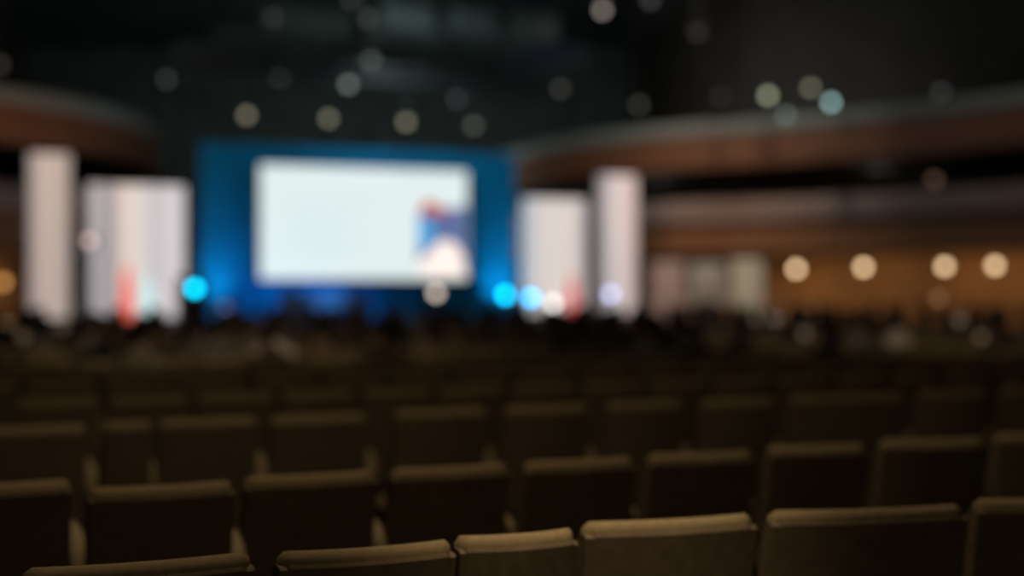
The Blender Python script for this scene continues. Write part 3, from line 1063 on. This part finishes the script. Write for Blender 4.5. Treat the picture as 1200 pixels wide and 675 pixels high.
person('stand', 'hairbrown', 'jacketbrown', Vector((tx(829) * 27.7, 27.7, 0)), A, 'person in a brown jacket standing before the white display boards')

# ------------------------------------------------------------------ ceiling baffles
k = 0
for d0, z, x0, x1 in ((30.5, 7.0, 440, 660), (33, 7.2, 300, 640), (36, 7.4, 240, 700), (39, 7.3, 200, 620), (42, 7.2, 200, 640)):
    sA, sB = s_of(x0, d0), s_of(x1, d0)
    npan = 3
    for j in range(npan):
        sa = sA + (sB - sA) * j / npan + .15; sb = sA + (sB - sA) * (j + 1) / npan - .15
        r = thing('acoustic_baffle', 'long grey green felt panel hanging in rows under the dark ceiling', 'ceiling panel', hall((sa + sb) / 2, nn(d0), z), A, 'ceiling baffles')
        L = (sb - sa) / 2
        obj('felt_panel', box(-L, L, -.03, .03, 0, .55, .01), M['baffle'], r)
        for s in (-.8, .8): obj('hanging_wire', tube((s * L, 0, .55), (s * L, 0, Z_CEIL - z), .006, 6), M['steel'], r)

# ------------------------------------------------------------------ light
w_ = bpy.data.worlds.new('hall_dark'); S.world = w_; w_.use_nodes = True
w_.node_tree.nodes['Background'].inputs[0].default_value = (.8, .75, .7, 1)
w_.node_tree.nodes['Background'].inputs[1].default_value = 0.0


def area(name, loc, target, col, power, size):
    l = bpy.data.lights.new(name, 'AREA'); l.shape = 'DISK'; l.size = size; l.color = col; l.energy = power
    o = bpy.data.objects.new(name, l); C.objects.link(o); o.location = loc
    o.rotation_euler = (Vector(target) - Vector(loc)).to_track_quat('-Z', 'Y').to_euler(); return o


HOUSE = (1, .80, .54)
area('house_light_front_rows', (-.6, 5.2, 6.0), (0, 5.0, 0), HOUSE, 60, .6)
area('house_light_rear', (1.0, -2.5, 5.0), (.7, 4.5, .6), HOUSE, 22, .6)
spot('house_downlight', (.4, 2.6, 5.2), (.25, 4.25, .9), HOUSE, 500, 22, 1, .15)
area('house_light_middle', (0, 15.5, 8.5), (0, 15.0, 0), (1, .92, .72), 22, .8)
spot('house_light_right', (4.2, 11, 8), (4.9, 18.6, 1.1), HOUSE, 480, 36, .7, .3)
spot('house_light_left', (-3.2, 8.5, 7.5), (-3.0, 16.2, 1.1), HOUSE, 560, 36, .5, .3)
# stage wash on the backdrop
BL = (.03, .42, 1)
for px, pw, ty in ((250, 78, 305), (588, 150, 305)):
    p = on_plane(px, 372, 30.15)
    tgt = on_plane(px, ty, D_BACK)
    spot('backdrop_uplight', p, tgt, (.01, .76, 1), pw, 76, 1, .1)
area('backdrop_top_wash', on_plane(430, 100, 28.2), on_plane(430, 250, D_BACK), (.01, .40, 1), 3, .5)
l_ = area('backdrop_fill_strip', on_plane(425, 376, 29.9), on_plane(425, 345, D_BACK), (.04, .40, 1), 30, .1)  # unseen strip light added to brighten the backdrop's lower edge evenly
l_.data.shape = 'RECTANGLE'; l_.data.size = 5.0; l_.data.size_y = .1; l_.rotation_euler = (Vector(-N) * -1 + Vector((0, 0, .35))).to_track_quat('-Z', 'Z').to_euler()
# balcony fronts
spot('balcony_wash_right', (1.6, 25.5, 9.2), (4.4, 33.4, 4.6), (1, .82, .66), 1150, 68, 1, .3)
area('balcony_wash_far', (5.5, 22, 9.0), (9.5, 28.5, 5.0), (1, .88, .78), 80, .5)
area('balcony_wash_left', (-4, 21, 5.6), (-9.5, 29, 5.0), (1, .78, .62), 66, .5)
spot('lower_tier_wash_right', (1.6, 27.5, 4.6), (4.4, 33.6, 2.9), (1, .60, .34), 360, 60, 1, .2)
area('lower_tier_wash_left', (-7.0, 24.5, 4.4), (-9.9, 27.4, 2.8), (1, .60, .32), 26, .2)
for q in (14, 34, 52):                                           # unseen fill lights added to lift the dark gap between the tiers
    t_ = (RIGHT[q + 1] - RIGHT[q - 1]).normalized()
    point('tier_gap_fill', RIGHT[q] + Vector((-t_.y, t_.x, 0)) * 2.6 + Vector((0, 0, 4.2)), (1, .95, .85), 5, .1)
spot('board_light', (3.2, 24.5, 5.2), (4.1, 28.2, 1.7), (1, .86, .72), 820, 44, .8, .2)
area('ceiling_glow', (-2.0, 27, 6.2), (-1.5, 36, 8.5), (.80, 1, .98), 75, .5)  # unseen light added to give the ceiling panels a faint grey green glow
area('drape_wash', (-4.5, 38.5, 1.6), (-4.0, 49, 6.8), (.86, 1, .98), 270, .5)  # unseen uplight added behind the backdrop to lift the dark drape
area('upper_wall_wash', (5.2, 33.8, 5.9), (8.5, 38, 8.6), (1, .98, .95), 50, .3)  # added light without a fixture, brightens the dark wall above the right balcony
area('left_wall_wash', (-9.6, 33, 5.9), (-13, 36, 8.6), (1, 1, .95), 34, .3)  # added to lift the dark upper wall at the left, no fixture there
spot('blue_beam', (2.0, 27, 5.8), on_plane(630, 45, 38), (.1, .12, 1), 400, 14, 1, .1)

# ------------------------------------------------------------------ camera
cam = bpy.data.cameras.new('camera'); co = bpy.data.objects.new('camera', cam); C.objects.link(co)
co.location = (0, 0, EYE); co.rotation_euler = (PI / 2, 0, 0)
cam.lens = 50; cam.sensor_width = 36; cam.clip_end = 200; cam.clip_start = .05
cam.dof.use_dof = True; cam.dof.focus_distance = 3.5; cam.dof.aperture_fstop = .75; cam.dof.aperture_blades = 0
S.camera = co
S.view_settings.view_transform = 'Standard'; S.view_settings.look = 'None'
S.view_settings.exposure = 0; S.view_settings.gamma = 1; S.view_settings.use_curve_mapping = False
S.cycles.use_adaptive_sampling = False
S.cycles.use_denoising = True
